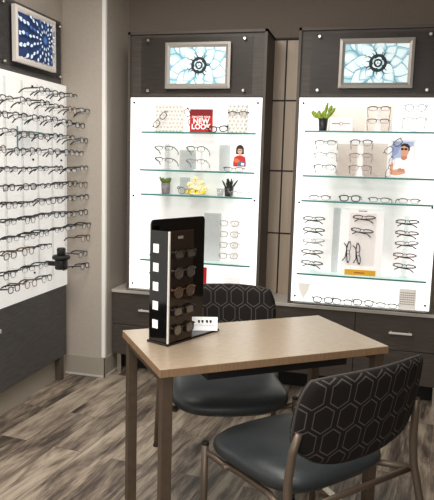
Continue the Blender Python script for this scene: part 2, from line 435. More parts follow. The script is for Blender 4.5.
# ------------------------------------------------------------------ lit display cabinets
def display_cabinet(x0, x1, label, knobs, shelves):
    w = (x1 - x0) / 2; cx = (x0 + x1) / 2
    t = thing('lit_display_cabinet', label, 'display cabinet', (cx, CF, 0.656), group='lit display cabinets on the worktop')
    Z = 0.656; h = 2.508 - Z
    cb = bmesh.new()
    for s in (-1, 1): B(s * w, s * (w - 0.018), 0.0, 0.305, 0.0, h, bm=cb)
    B(-w, w, 0.0, 0.305, h - 0.018, h, bm=cb); B(-w + 0.018, w - 0.018, 0.29, 0.305, 0.0, h - 0.018, bm=cb)
    B(-w + 0.018, w - 0.018, 0.0, 0.305, 0.0, 0.012, bm=cb)
    obj('carcass', cb, M['lam_edge'], t)
    obj('header_board', B(-w + 0.018, w - 0.018, 0.018, 0.036, 2.066 - Z, h - 0.018), M['laminate'], t)
    obj('clear_cover', B(-0.40, 0.40, -0.002, 0.003, 2.085 - Z, 2.470 - Z, 0.001), M['clear_cover'], t)
    lp = obj('light_panel', B(-w + 0.022, w - 0.022, 0.004, 0.016, 0.018, 2.058 - Z, 0.002), M['lit'], t)
    for kx, kz in ((-0.345, 2.447), (0.345, 2.447), (-0.345, 2.106), (0.345, 2.106)):
        kb = bmesh.new(); lathe(kb, [(0.007, 0), (0.011, 0.002), (0.011, 0.009), (0.008, 0.012)], 16)
        obj('standoff', kb, M['chrome'], t, (kx, -0.002, kz - Z), (PI / 2, 0, 0))
        sb = bmesh.new(); tube(sb, [(kx, 0.003, kz - Z), (kx, 0.02, kz - Z)], 0.005, 8); obj('standoff_pin', sb, M['chrome'], t)
    for s in (-1, 1):
        for kz in (2.022, 1.36, 0.712):
            kb = bmesh.new(); lathe(kb, [(0.006, 0), (0.0075, 0.002), (0.0075, 0.007), (0.006, 0.009)], 12)
            obj('fixing_screw', kb, M['black_matte'], t, (s * (w - 0.050), 0.004, kz - Z), (PI / 2, 0, 0))
    for z, a, b in shelves:
        sb = B(a - cx, b - cx, -0.13, 0.004, z - Z - 0.011, z - Z)
        for f in sb.faces:
            f.normal_update()
            f.material_index = 1 if f.normal.y < -0.5 else 0
        obj('glass_shelf', sb, [M['glass_shelf'], M['glass_edge']], t)
    obj('bottom_ledge', B(-w + 0.05, w - 0.05, -0.10, 0.004, 0.030, 0.036), M['clear_white'], t)
    return t
display_cabinet(-1.756, -0.758, 'tall lit white eyewear display with red sign, nearer the beige pillar', None,
                [(1.815, -1.60, -0.79), (1.555, -1.61, -0.79), (1.385, -1.60, -0.80), (0.920, -1.60, -0.80)])
display_cabinet(-0.549, 0.414, 'tall lit white eyewear display with portrait advert, beyond the table', None,
                [(1.836, -0.47, 0.36), (1.548, -0.47, 0.36), (1.385, -0.47, 0.36), (0.896, -0.48, 0.35)])

# ------------------------------------------------------------------ framed rosette pictures
def petal(cx, cz, ang, L, W, n=9):
    out = []
    for i in range(n + 1):
        u = i / n; out.append((u * L, W * math.sin(PI * u ** 0.8) * (1 - 0.15 * u)))
    for i in range(n - 1, 0, -1):
        u = i / n; out.append((u * L, -W * math.sin(PI * u ** 0.8) * (1 - 0.15 * u)))
    c, s = math.cos(ang), math.sin(ang)
    return [(cx + x * c - z * s, cz + x * s + z * c) for x, z in out]
def clip(pts, x0, x1, z0, z1):
    def cut(P, f, inter):
        o = []
        for i in range(len(P)):
            a, b = P[i - 1], P[i]
            if f(b):
                if not f(a): o.append(inter(a, b))
                o.append(b)
            elif f(a): o.append(inter(a, b))
        return o
    for ax, v, sg in ((0, x0, 1), (0, x1, -1), (1, z0, 1), (1, z1, -1)):
        f = lambda p: sg * (p[ax] - v) >= 0
        def inter(a, b):
            k = (v - a[ax]) / (b[ax] - a[ax]); return (a[0] + (b[0] - a[0]) * k, a[1] + (b[1] - a[1]) * k)
        if len(pts) < 3: return []
        pts = cut(pts, f, inter)
    return pts
def rosette_print(w, h, mode):
    """layers of petals 0.1 mm apart; index 0 ground, 1 outline, 2 petal, 3 petal light, 4 heart ink"""
    bm = bmesh.new(); y = 0.0
    poly_xz(bm, [(-w, -h), (w, -h), (w, h), (-w, h)], y, 0)
    rnd = random.Random(5)
    def add(pts, mi):
        nonlocal y
        y -= 0.00008
        p = clip(pts, -w, w, -h, h)
        if len(p) > 2: poly_xz(bm, p, y, mi)
    if mode == 'teal':
        for ring, (rad, num, L, W) in enumerate([(0.205, 11, 0.15, 0.052), (0.135, 9, 0.13, 0.050), (0.085, 8, 0.105, 0.044), (0.045, 7, 0.085, 0.036)]):
            for k in range(num):
                a = 2 * PI * (k + 0.5 * (ring % 2)) / num + rnd.uniform(-.12, .12)
                bx, bz = math.cos(a) * rad * 0.55 + 0.012, math.sin(a) * rad * 0.55
                add(petal(bx, bz, a, L * 1.06, W * 1.08), [2, 2, 2, 1][ring])
                add(petal(bx + math.cos(a) * .012, bz + math.sin(a) * .012, a, L * 0.92, W * 0.88), 0 if rnd.random() < .6 else 3)
                add(petal(bx + math.cos(a) * .03, bz + math.sin(a) * .03, a, L * 0.66, W * 0.60), 3)
        # dark spiral heart
        def disk(r, k=28): return [(0.012 + math.cos(2 * PI * i / k) * r, math.sin(2 * PI * i / k) * r) for i in range(k)]
        for k in range(7):
            a = 2 * PI * k / 7 + .2
            add(petal(0.012 + math.cos(a) * .040, math.sin(a) * .040, a + rnd.uniform(-.3, .3), 0.040, 0.0040), 1)
        add(disk(0.056), 4)
        for k in range(5):
            a = 2 * PI * k / 5 + .3
            add(petal(0.012 + math.cos(a) * .030 - math.cos(a + 1.57) * .022, math.sin(a) * .030 - math.sin(a + 1.57) * .022, a + 1.57 + .25, 0.046, 0.0125), 3 if k % 2 else 0)
        add(disk(0.027), 4)
        for k in range(3):
            a = 2 * PI * k / 3 + .6
            add(petal(0.012 + math.cos(a) * .012 - math.cos(a + 1.57) * .010, math.sin(a) * .012 - math.sin(a + 1.57) * .010, a + 1.8, 0.024, 0.0070), 3)
    else:
        cx, cz = 0.07, 0.01
        for ring in range(9):
            rad = 0.30 - ring * 0.032
            num = 22 - ring * 1
            for k in range(num):
                a = 2 * PI * (k + 0.5 * (ring % 2)) / num + rnd.uniform(-.05, .05)
                bx, bz = cx + math.cos(a) * rad, cz + math.sin(a) * rad * .9
                s = 0.35 + rad / 0.30 * 0.75
                add(petal(bx, bz, a + rnd.uniform(-.2, .2), 0.066 * s, 0.019 * s), 1)
                add(petal(bx + math.cos(a) * .008 * s, bz + math.sin(a) * .008 * s, a, 0.050 * s, 0.0145 * s), 3 if rnd.random() < .8 else 2)
        for k in range(14):
            a = 2 * PI * k / 14
            add(petal(cx, cz, a, 0.03, 0.004), 2)
    return bm
def framed_picture(loc, rotz, W, H, fr, depth, mode, label, framemat, tilt=0.0):
    t = thing('framed_picture', label, 'picture', loc, (tilt, 0, rotz), group='framed rosette pictures' )
    bm = bmesh.new()
    w, h = W / 2, H / 2
    O = [(-w, -h), (w, -h), (w, h), (-w, h)]; I = [(-w + fr, -h + fr), (w - fr, -h + fr), (w - fr, h - fr), (-w + fr, h - fr)]
    mid = [((o[0] + i[0]) / 2, (o[1] + i[1]) / 2) for o, i in zip(O, I)]
    rings = [[(p, 0.0) for p in O], [(p, -depth + .004) for p in O], [(p, -depth) for p in mid], [(p, -depth + .008) for p in I], [(p, -0.002) for p in I]]
    vs = [[bm.verts.new((p[0], y, p[1])) for p, y in r] for r in rings]
    for a, b in zip(vs, vs[1:]):
        for k in range(4): bm.faces.new((a[k], a[(k + 1) % 4], b[(k + 1) % 4], b[k]))
    bm.faces.new(vs[0])
    obj('frame', bm, framemat, t)
    pal = [M['pr_pale'], M['pr_deep'], M['pr_teal'], M['pr_white'], M['pr_ink'], M['pr_teal']] if mode == 'teal' else [M['pr_navy'], M['pr_navy'], M['pr_blue'], M['pr_ice'], M['pr_ink'], M['pr_navy']]
    obj('print', rosette_print(w - fr + .001, h - fr + .001, mode), pal, t, (0, -depth + .012, 0), fix=False)
    return t
framed_picture((-1.237, CF - 0.004, 2.272), 0, 0.465, 0.310, 0.034, 0.022, 'teal', 'silver framed pale teal rosette picture above the red sign display', M['silver_frame'])
framed_picture((-0.045, CF - 0.004, 2.272), 0, 0.465, 0.310, 0.034, 0.022, 'teal', 'silver framed pale teal rosette picture above the portrait advert display', M['silver_frame'])

# ------------------------------------------------------------------ left wall display
LX = -2.15
t = thing('wall_eyewear_board', 'white wall board with dark header and grey base for rows of glasses', 'display board', (XL, 3.0, 0))
Y0 = 1.6 - 3.0
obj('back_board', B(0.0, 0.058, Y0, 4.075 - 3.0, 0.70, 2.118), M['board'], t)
obj('lower_panel', B(0.0, 0.062, Y0, 4.05 - 3.0, 0.178, 0.70, 0.002), M['lam_grey'], t)
hd = bmesh.new()
B(0.0, 0.060, Y0, 4.0 - 3.0, 2.122, 2.535, bm=hd, bevel=0.002)
obj('header_board', hd, M['lam_grey'], t)
obj('clear_cover', B(0.072, 0.077, Y0 + .3, 3.985 - 3.0, 2.145, 2.515, 0.001), M['clear_cover'], t)
for yy in (3.955, 3.30):
    for zz in (2.165, 2.495):
        kb = bmesh.new(); tube(kb, [(0.058, yy - 3.0, zz), (0.084, yy - 3.0, zz)], 0.008, 12); obj('standoff', kb, M['chrome'], t)
for zz in (2.06, 1.60, 0.86):
    for yy in (3.99, 3.62):
        kb = bmesh.new(); tube(kb, [(0.056, yy - 3.0, zz), (0.066, yy - 3.0, zz)], 0.007, 10); obj('fixing_screw', kb, M['black_matte'], t)
obj('foot', B(0.014, 0.060, 3.965 - 3.0, 4.01 - 3.0, 0.0, 0.178, 0.002), M['lam_edge'], t)
obj('lower_handle', B(0.062, 0.085, 3.13 - 3.0, 3.20 - 3.0, 0.56, 0.585, 0.003), M['white_metal'], t, label='white tab on the grey lower panel')
framed_picture((-2.128, 3.605, 2.338), PI / 2, 0.475, 0.325, 0.034, 0.030, 'blue', 'white framed navy leaf picture on the header of the wall board', M['white_frame'])

# ------------------------------------------------------------------ eyeglasses
def lens_outline(cx, hw, hh, ex, n=20, droop=0.0):
    out = []
    for i in range(n):
        a = 2 * PI * i / n
        c, s = math.cos(a), math.sin(a)
        x = math.copysign(abs(c) ** (2 / ex), c) * hw; z = math.copysign(abs(s) ** (2 / ex), s) * hh
        x *= 1 + droop * z / hh
        out.append((cx + x, z))
    return out
GLASS = {}
def glasses_meshes(style, fm, lm, thick=1.0, fold=False):
    key = (style, fm.name, lm.name, thick, fold)
    if key in GLASS: return GLASS[key]
    hw, hh, ex, dr, top, bot = {'brow': (0.026, 0.019, 3.0, 0.08, 0.0034, 0.0014), 'full': (0.026, 0.018, 3.2, 0.05, 0.0030, 0.0026),
                                'round': (0.024, 0.022, 2.1, 0.0, 0.0024, 0.0020), 'wire': (0.026, 0.017, 2.6, 0.04, 0.0018, 0.0010),
                                'slim': (0.026, 0.014, 3.0, 0.04, 0.0030, 0.0012)}[style]
    hw_c = 0.037
    fb = bmesh.new()
    for s in (-1, 1):
        o = lens_outline(s * hw_c, hw, hh, ex, 20, dr)
        tube(fb, [(x, 0.0, z) for x, z in o], [(bot + (top - bot) * max(0.0, min(1.0, (z / hh + .3) / 1.0))) * thick for x, z in o], 6, closed=True)
        tube(fb, [(s * (hw_c + hw - .001), 0.0, hh * 0.55), (s * 0.0685, 0.0015, hh * 0.62), (s * 0.0705, 0.006, hh * 0.6)], 0.0026 * thick, 6)
    zb = hh * 0.45
    tube(fb, [(-hw_c + hw - .001, 0, zb - .002), (-0.005, -0.001, zb + .003), (0.005, -0.001, zb + .003), (hw_c - hw + .001, 0, zb - .002)], 0.0020 * thick, 6)
    frame = mesh_of('front_frame', fb, fm)
    lens = []; temple = []
    for s in (-1, 1):
        lb = bmesh.new(); poly_xz(lb, lens_outline(s * hw_c, hw * .97, hh * .97, ex, 20, dr), 0.0005); lens.append(mesh_of('lens', lb, lm, False))
        tb = bmesh.new(); z0 = hh * 0.6
        tk = 1.25
        if fold:
            tube(tb, [(s * 0.0705, 0.004, z0), (s * 0.070, 0.014 - s * .003, z0 - .003), (s * 0.020, 0.016 - s * .003, z0 - .012), (-s * 0.035, 0.018 - s * .003, -.006), (-s * 0.060, 0.020 - s * .003, -.026)], 0.0030 * thick, 6)
        else: tube(tb, [(s * 0.0705, 0.004, z0), (s * 0.071, 0.045, z0), (s * 0.070, 0.095, z0 - .001), (s * 0.068, 0.118, z0 - .010), (s * 0.066, 0.138, z0 - .026)],
             [0.0036 * thick * tk, 0.0034 * thick * tk, 0.0034 * thick * tk, 0.0040 * thick * tk, 0.0034 * thick * tk], 6, flat=(1.0, 0.45))
        temple.append(mesh_of('temple', tb, fm))
    GLASS[key] = (frame, lens, temple); return GLASS[key]
def eyeglasses(style, fm, loc, rot, label, group=None, lm=None, thick=1.0, name='eyeglasses', fold=False):
    fr, le, te = glasses_meshes(style, fm, lm or M['lens'], thick, fold)
    t = thing(name, label, 'glasses' if name == 'eyeglasses' else 'sunglasses', loc, rot, group)
    obj('front_frame', fr, None, t)
    for m in le: obj('lens', m, None, t)
    for i, m in enumerate(te): obj('temple', m, None, t)
    return t

ordn = ['first', 'second', 'third', 'fourth', 'fifth', 'sixth', 'seventh', 'eighth', 'ninth', 'tenth', 'eleventh', 'twelfth', 'lowest']
styles = [('brow', 'f_black', 'black-browed'), ('full', 'f_black', 'black full-rimmed'), ('brow', 'f_grey', 'grey-browed'), ('slim', 'f_black', 'slim black'),
          ('round', 'f_tort', 'brown round'), ('full', 'f_grey', 'dark grey')]
cols = [4.045 - 0.184 * k for k in range(6)]
rows = [2.022, 1.940, 1.846, 1.748, 1.652, 1.540, 1.438, 1.340, 1.242, 1.145, 1.050, 0.942, 0.850]
rails = []
FX = -1.995
for c, yc in enumerate(cols):
    r = thing('display_rail', 'clear peg rail holding the %s column of glasses from the pillar on the wall board' % ordn[c], 'display rail', (LX, yc, 0.80), group='peg rails on the wall board')
    obj('strip', B(-0.002, 0.004, -0.012, 0.012, 0.0, 1.28, 0.001), M['clear_white'], r)
    rails.append(r)
pegb = bmesh.new(); tube(pegb, [(0.002, 0, 0), (0.150, 0, 0)], 0.0035, 8)
peg_mesh = mesh_of('peg', pegb, M['clear_white'])
rnd = random.Random(11)
for r, z in enumerate(rows):
    k_ = 0
    for c, yc in enumerate(cols):
        if r >= 10 and c in (1, 2): continue
        if r == 0 and c in (0, 4, 5): continue
        place = ordn[k_]; k_ += 1
        st, fm, adj = styles[rnd.choice([0, 0, 0, 1, 2, 3, 3, 3, 4, 5])]
        off = (0.07 if r in (2, 4) else 0.0)
        dz = rnd.uniform(-.008, .008); dy = rnd.uniform(-.012, .008) - off
        obj('peg', peg_mesh, None, rails[c], (0, 0, z - 0.80 + dz - 0.004))
        eyeglasses(st, M[fm], (FX + rnd.uniform(-.015, .01), yc + dy, z + dz), (rnd.uniform(-.16, .04), 0, PI / 2 + rnd.uniform(-.10, .10)),
                   '%s glasses, %s from pillar end in %s row %sof the wall board' % (adj, place, ordn[r], 'down ' if r < 12 else ''),
                   'glasses in rows on the wall board', thick=1.0)
# black pot-shaped holder on the board
t = thing('display_holder', 'black lidded round holder jutting from the lower wall board among the glasses', 'display holder', (-2.035, 3.77, 0.868))
hb = bmesh.new(); lathe(hb, [(0.040, 0.0), (0.043, 0.006), (0.043, 0.062), (0.040, 0.068)], 24); obj('body', hb, M['black_matte'], t)
hb = bmesh.new(); lathe(hb, [(0.052, 0.068), (0.060, 0.072), (0.060, 0.088), (0.052, 0.096)], 24); obj('rim', hb, M['black_matte'], t)
hb = bmesh.new(); lathe(hb, [(0.026, 0.096), (0.028, 0.10), (0.030, 0.138), (0.024, 0.146)], 24); obj('lid_knob', hb, M['black_matte'], t)
obj('bracket', B(-0.115, -0.040, -0.012, 0.012, 0.02, 0.05, 0.002), M['black_matte'], t)
# small green edged acrylic bracket
t = thing('acrylic_bracket', 'small clear acrylic bracket with green edges between glasses on the wall board', 'bracket', (LX, 3.44, 1.62))
obj('plate', B(0.0, 0.006, -0.004, 0.004, 0.0, 0.18), M['glass_edge'], t)
obj('arm', B(0.0, 0.10, -0.004, 0.13, 0.145, 0.151), M['glass_edge'], t)

# ------------------------------------------------------------------ display 1 contents (red sign side)
SY = 4.165
def gl(style, fm, x, z, label, group=None, y=4.125, rot=(0, 0, 0), thick=1.0, lm=None, fold=False):
    return eyeglasses(style, M[fm], (x, y, z), rot, label, group, lm or M['lens_demo'], thick, fold=fold)
def wave_block(x0, x1, z0, z1, label):
    w = (x1 - x0) / 2; h = z1 - z0
    t = thing('relief_block', label, 'ornament', ((x0 + x1) / 2, 4.205, z0))
    obj('block', B(-w, w, -0.010, 0.020, 0.0, h, 0.003), M['ceramic'], t)
    rb = bmesh.new(); nx = max(3, int(w * 2 / 0.024)); nz = int(h / 0.024)
    for i in range(nx):
        for k in range(nz):
            sx = -w + (i + .5) * 2 * w / nx + (0.005 if k % 2 else -0.005)
            ell(rb, (sx, -0.011, (k + .5) * h / nz), (0.0095, 0.013, 0.010), u=8, v=5)
    obj('relief', rb, M['ceramic'], t)
wave_block(-1.526, -1.325, 1.817, 2.005, 'white bobbled relief block behind tilted glasses on the top shelf')
wave_block(-1.010, -0.868, 1.817, 2.010, 'white bobbled relief block with dark glasses hung on it')
gl('full', 'f_black', -1.480, 1.897, 'black glasses tipped on end before the bobbled block beside the pillar', rot=(0, -0.85, 0), y=4.155, thick=.9)
def sign_board(name, x0, x1, z0, z1, label, cat, m, lean=0.0, y=4.16, th=0.008):
    t = thing(name, label, cat, ((x0 + x1) / 2, y, z0), (lean, 0, 0))
    w = (x1 - x0) / 2
    obj('board', B(-w, w, 0, th, 0, z1 - z0, 0.001), m, t)
    return t, w, z1 - z0
t, w, h = sign_board('red_sign', -1.264, -1.103, 1.816, 1.972, 'red square sign reading NEW LOOK on the top glass shelf', 'sign', M['red'], lean=0)
obj('header_band', B(-w, w, -0.0012, 0.0, h * .70, h), M['red_dark'], t)
lettering('small_lettering', 'DISCOVER YOUR', 0.0170, M['white_card'], t, (0, -0.0016, h * .665), bold=0.0003)
lettering('lettering', 'NEW', 0.048, M['white_card'], t, (0, -0.001, h * .475), bold=0.0016, spacing=1.05)
lettering('lettering', 'LOOK', 0.048, M['white_card'], t, (0, -0.001, h * .235), bold=0.0016, spacing=1.03)
obj('easel', B(-0.02, 0.02, 0.008, 0.04, 0, 0.006), M['clear'], t)
gl('full', 'f_black', -1.275, 1.915, 'black glasses standing on end peeping from behind the red sign', rot=(0, 1.15, 0), y=4.18)
gl('full', 'f_black', -1.055, 1.838, 'bold black glasses resting open on the shelf beside the red sign', rot=(0.1, -0.12, 0.45), y=4.135, thick=1.35)
gl('slim', 'f_black', -0.932, 1.945, 'black top-rimmed glasses hooked on the bobbled relief block', y=4.178, thick=1.0, rot=(0.0, 0, 0))
# second shelf
def clear_stand(x, z0, z1, label, m='clear_white', w=0.03, pegs=()):
    t = thing('frame_stand', label, 'stand', (x, 4.19, z0))
    obj('upright', B(-w / 2, w / 2, 0.0, 0.014, 0.004, z1 - z0, 0.001), M[m], t)
    obj('base', B(-w / 2 - .012, w / 2 + .012, -0.03, 0.03, 0.0, 0.005, 0.001), M[m], t)
    for p in pegs:
        pb = bmesh.new(); tube(pb, [(0, 0.001, p - z0), (0, -0.066, p - z0)], 0.003, 6); obj('peg', pb, M['clear_white'], t)
    return t
def acrylic_block(x0, x1, z0, z1, label, m, y=4.222, d=0.022):
    o = obj('acrylic_block', B(-(x1 - x0) / 2, (x1 - x0) / 2, -d / 2, d / 2, 0, z1 - z0, 0.001), M[m], None, ((x0 + x1) / 2, y, z0))
    return tag(o, label, 'display block')
clear_stand(-1.437, 1.557, 1.735, 'clear stand holding two grey glasses beside the grey block', pegs=(1.70, 1.62))
gl('slim', 'f_grey', -1.437, 1.703, 'upper grey glasses on the clear stand nearest the pillar', thick=1.0, rot=(-.25, 0, 0))
gl('slim', 'f_grey', -1.434, 1.623, 'lower grey glasses on the clear stand nearest the pillar', thick=1.0, rot=(-.25, .06, 0))
acrylic_block(-1.350, -1.235, 1.557, 1.694, 'grey translucent block between two clear frame stands on second shelf', 'grey_block')
clear_stand(-1.206, 1.557, 1.725, 'white frame stand with dark glasses, middle of second shelf', 'white', pegs=(1.695, 1.615))
gl('brow', 'f_black', -1.206, 1.700, 'upper dark-browed glasses on the white stand under the red sign', thick=.95, rot=(-.25, 0, 0))
gl('slim', 'f_pale', -1.206, 1.618, 'lower pale glasses on the white stand under the red sign', rot=(-.25, 0, 0))
acrylic_block(-1.062, -0.985, 1.557, 1.735, 'tall clear frosted block beside the advert of the woman in red', 'grey_block')
# advert: woman in a red top
t, w, h = sign_board('portrait_advert', -0.972, -0.846, 1.557, 1.752, 'white advert card showing a dark-haired woman in a red top', 'advert', M['white_card'])
pb = bmesh.new()
def circ(cx, cz, rx, rz, n=20, a0=0, a1=2 * PI): return [(cx + rx * math.cos(a0 + (a1 - a0) * i / n), cz + rz * math.sin(a0 + (a1 - a0) * i / n)) for i in range(n)]
cc = 0.004; y = -0.0006
def P(pts, mi):
    global y
    y -= 0.0001; poly_xz(pb, pts, y, mi)
P(circ(cc, .150, .027, .030), 1)
P([(cc - .027, .150), (cc - .029, .120), (cc - .018, .116), (cc + .018, .116), (cc + .029, .120), (cc + .027, .150)], 1)
P([(cc - .006, .128), (cc - .007, .100), (cc + .007, .100), (cc + .006, .128)], 0)
P(circ(cc, .138, .0165, .021), 0)
P([(cc - .018, .150), (cc - .012, .160), (cc + .012, .160), (cc + .018, .150), (cc + .012, .153), (cc - .012, .153)], 1)
P([(cc - .014, .108), (cc + .014, .108), (cc + .038, .097), (cc + .044, .055), (cc + .043, .034), (cc - .044, .034), (cc - .045, .060), (cc - .038, .097)], 2)
P([(cc - .038, .092), (cc - .010, .085), (cc + .006, .068), (cc - .020, .058), (cc - .042, .066)], 3)
P([(cc - .006, .066), (cc + .020, .070), (cc + .040, .056), (cc + .040, .036), (cc - .010, .036), (cc - .016, .050)], 4)
P([(cc + .012, .060), (cc + .034, .054), (cc + .030, .042), (cc + .010, .044)], 5)
for s in (-1, 1): P(circ(cc + s * .007, .141, .0045, .003, 10), 1)
P([(cc - .005, .127), (cc + .005, .127), (cc, .124)], 2)
obj('print', pb, [M['skin'], M['hair'], M['p_red'], M['p_orange'], M['p_denim'], M['p_shirt']], t, fix=False)
gl('slim', 'f_grey', -0.938, 1.570, 'small grey glasses lying at the foot of the woman advert', y=4.13, rot=(0.1, 0, 0.1), thick=.8)
# third shelf
def potted(x, z, r0, r1, h, pm, label, leaves, lm, y=4.165, name='potted_plant'):
    t = thing(name, label, 'plant', (x, y, z))
    b = bmesh.new(); lathe(b, [(r0, 0), (r0 + .002, .003), (r1, h), (r1 - .005, h), (r1 - .008, h - .010)], 20); obj('pot', b, pm, t)
    b = bmesh.new()
    for (px, py, pz, ax, ay, L, W) in leaves:
        d = Vector((math.sin(ax), math.sin(ay), 1.0)).normalized()
        q = Vector((0, 0, 1)).rotation_difference(d).to_matrix()
        ell(b, Vector((px, py, pz)) + d * L * .5, (W, W * .55, L * .55), q, 8, 6)
    obj('leaves', b, lm, t)
    return t
rp = random.Random(3)
lv = [(rp.uniform(-.02, .02), rp.uniform(-.015, .015), .070, rp.uniform(-1.1, 1.1), rp.uniform(-.5, .5), rp.uniform(.03, .055), rp.uniform(.008, .012)) for _ in range(16)]
potted(-1.433, 1.385, .026, .033, .076, M['pot_grey'], 'small mottled grey pot with green sprouts beside yellow flowers', lv, M['leaf_mid'])
acrylic_block(-1.345, -1.275, 1.387, 1.505, 'grey block standing behind the yellow ornament on the third shelf', 'grey_block')
t = thing('flower_ornament', 'cream and yellow flower ornament in the middle of the third shelf', 'ornament', (-1.204, 4.165, 1.385))
b = bmesh.new(); lathe(b, [(0.030, 0), (0.050, .004), (0.060, .014), (0.054, .016), (0.03, .008)], 20); obj('dish', b, M['cream'], t)
b = bmesh.new()
for i, (fx, fz, s) in enumerate([(-.05, .070, .9), (-.01, .105, 1.1), (.035, .080, 1.0), (-.03, .045, .8), (.055, .045, .8), (0.01, .055, .9)]):
    for k in range(6):
        a = 2 * PI * k / 6 + i
        ell(b, (fx + math.cos(a) * .015 * s, rp.uniform(-.012, .012), fz + math.sin(a) * .015 * s), (.013 * s, .005, .013 * s), u=8, v=5)
obj('petals', b, M['cream'], t)
b = bmesh.new()
b.free()
for fx, fz in ((-.05, .070), (-.01, .105), (.035, .080), (.055, .045), (-.03, .045)):
    b = bmesh.new(); ell(b, (fx, -.013, fz), (.007, .006, .007), u=8, v=5); obj('flower_heart', b, M['yellow'], t)
for fx in (-.055, .0, .05):
    b = bmesh.new(); ell(b, (fx, -.02, .022), (.020, .012, .016), u=10, v=6); obj('yellow_bead', b, M['yellow'], t)
gl('round', 'f_tort', -1.262, 1.412, 'tiny brown glasses lying against the yellow flower ornament', y=4.118, rot=(0.1, 0.1, 0.2), thick=.9)
t = thing('glass_cup', 'small clear glass cup beside the black cactus pot', 'cup', (-1.035, 4.165, 1.385))
b = bmesh.new(); lathe(b, [(0.018, 0), (0.020, .003), (0.028, .052), (0.0265, .052), (0.018, .006)], 20); obj('bowl', b, M['clear_white'], t)
lv = [(rp.uniform(-.018, .018), rp.uniform(-.012, .012), .050, rp.uniform(-.8, .8), rp.uniform(-.4, .4), rp.uniform(.04, .08), rp.uniform(.005, .008)) for _ in range(18)]
potted(-0.975, 1.385, .026, .032, .062, M['pot_dark'], 'charcoal pot of spiky dark succulent near the end of third shelf', lv, M['leaf_dark'])
gl('wire', 'f_clear', -0.893, 1.408, 'crystal-clear glasses standing at the end of third shelf past the cactus', y=4.13, rot=(0, 0, .2))
# below
t = clear_stand(-0.930, 0.920, 1.245, 'white column stand carrying four pale sunglasses low in the display', 'white', w=0.045, pegs=(1.20, 1.125, 1.05, 0.975))
for i, z in enumerate((1.203, 1.128, 1.053, 0.978)):
    gl('full', 'f_clear', -0.955, z, '%s pale crystal glasses on the white column stand' % ['topmost', 'second from top', 'second from bottom', 'bottommost'][i], y=4.122, rot=(-.1, 0, .15), thick=1.1)
acrylic_block(-1.16, -1.04, 0.922, 1.26, 'tall pale block beside the white column of clear glasses', 'grey_block')
sign_board('red_card', -1.16, -1.118, 0.692, 0.880, 'narrow red card low in the display, peeking past the black stand', 'card', M['red'])
t, w, h = sign_board('white_card', -0.985, -0.875, 0.692, 0.822, 'white card with faint grey print at the display bottom behind the chair', 'card', M['white_card'])
for i, zz in enumerate((.085, .070)):
    b = bmesh.new()
    for k in range(6): B(-.035 + k * .012, -.027 + k * .012, -0.0012, 0.0, zz - .004, zz + .004, bm=b)
    obj('print', b, M['ink_grey'], t)

# ------------------------------------------------------------------ display 2 contents (portrait side)
lv = [(rp.uniform(-.02, .02), rp.uniform(-.012, .012), .070, rp.uniform(-1.2, 1.2), rp.uniform(-.4, .4), rp.uniform(.030, .070), rp.uniform(.007, .010)) for _ in range(26)]
lv += [(-.02, 0, .075, -1.2, 0, .075, .011), (.02, 0, .08, .9, 0, .085, .012), (0, 0, .08, .25, 0, .105, .011), (-.045, 0, .085, -1.0, 0, .05, .011), (.03, 0, .12, .5, .1, .05, .012)]
potted(-0.357, 1.836, .023, .031, .080, M['pot_dark'], 'slim black pot of bright green succulent on the top shelf', lv, M['leaf'])
t, w, h = sign_board('white_sign', -0.312, -0.166, 1.838, 1.924, 'white rectangular sign with small red logo line beside the green succulent', 'sign', M['white_card'], y=4.15)
b = bmesh.new(); tube(b, [(math.cos(2 * PI * i / 20) * .010 - .002, -0.001, h * .54 + math.sin(2 * PI * i / 20) * .010) for i in range(20)], 0.0016, 6, closed=True); obj('logo_ring', b, M['ink_red'], t)
b = bmesh.new()
for k in range(7): B(-.060 + k * .0072, -.0545 + k * .0072, -0.0012, 0.0, h * .54 - .0035, h * .54 + .0035, bm=b)
obj('print', b, M['ink_red'], t)
b = bmesh.new()
for k in range(7): B(.012 + k * .0066, .017 + k * .0066, -0.0012, 0.0, h * .54 - .003, h * .54 + .003, bm=b)
obj('print', b, M['ink_grey'], t)
acrylic_block(-0.325, -0.090, 1.838, 1.995, 'pale beige translucent block standing behind the white logo sign on top shelf', 'beige_block')
acrylic_block(-0.086, 0.080, 1.838, 2.02, 'wide beige translucent block behind two hung glasses on top shelf', 'beige_block')
clear_stand(-0.008, 1.838, 1.995, 'white stand with two grey glasses before the wide beige block', 'white', pegs=(1.972, 1.895))
gl('slim', 'f_grey', -0.008, 1.977, 'upper grey glasses on the white stand of the top shelf', thick=1.1, rot=(-.3, 0, 0))
gl('slim', 'f_grey', -0.008, 1.900, 'lower grey glasses on the white stand of the top shelf', thick=1.0, rot=(-.3, 0, 0))
clear_stand(0.212, 1.838, 1.99, 'clear stand with two thin glasses at the far end of top shelf', 'clear', pegs=(1.98, 1.905))
gl('round', 'f_grey', 0.212, 1.984, 'thin dark round glasses at the far end of the top shelf, upper pair', thick=.8)
gl('wire', 'f_clear', 0.212, 1.910, 'rimless pale glasses under the thin round pair on top shelf', thick=.9, rot=(-.3, 0, 0))
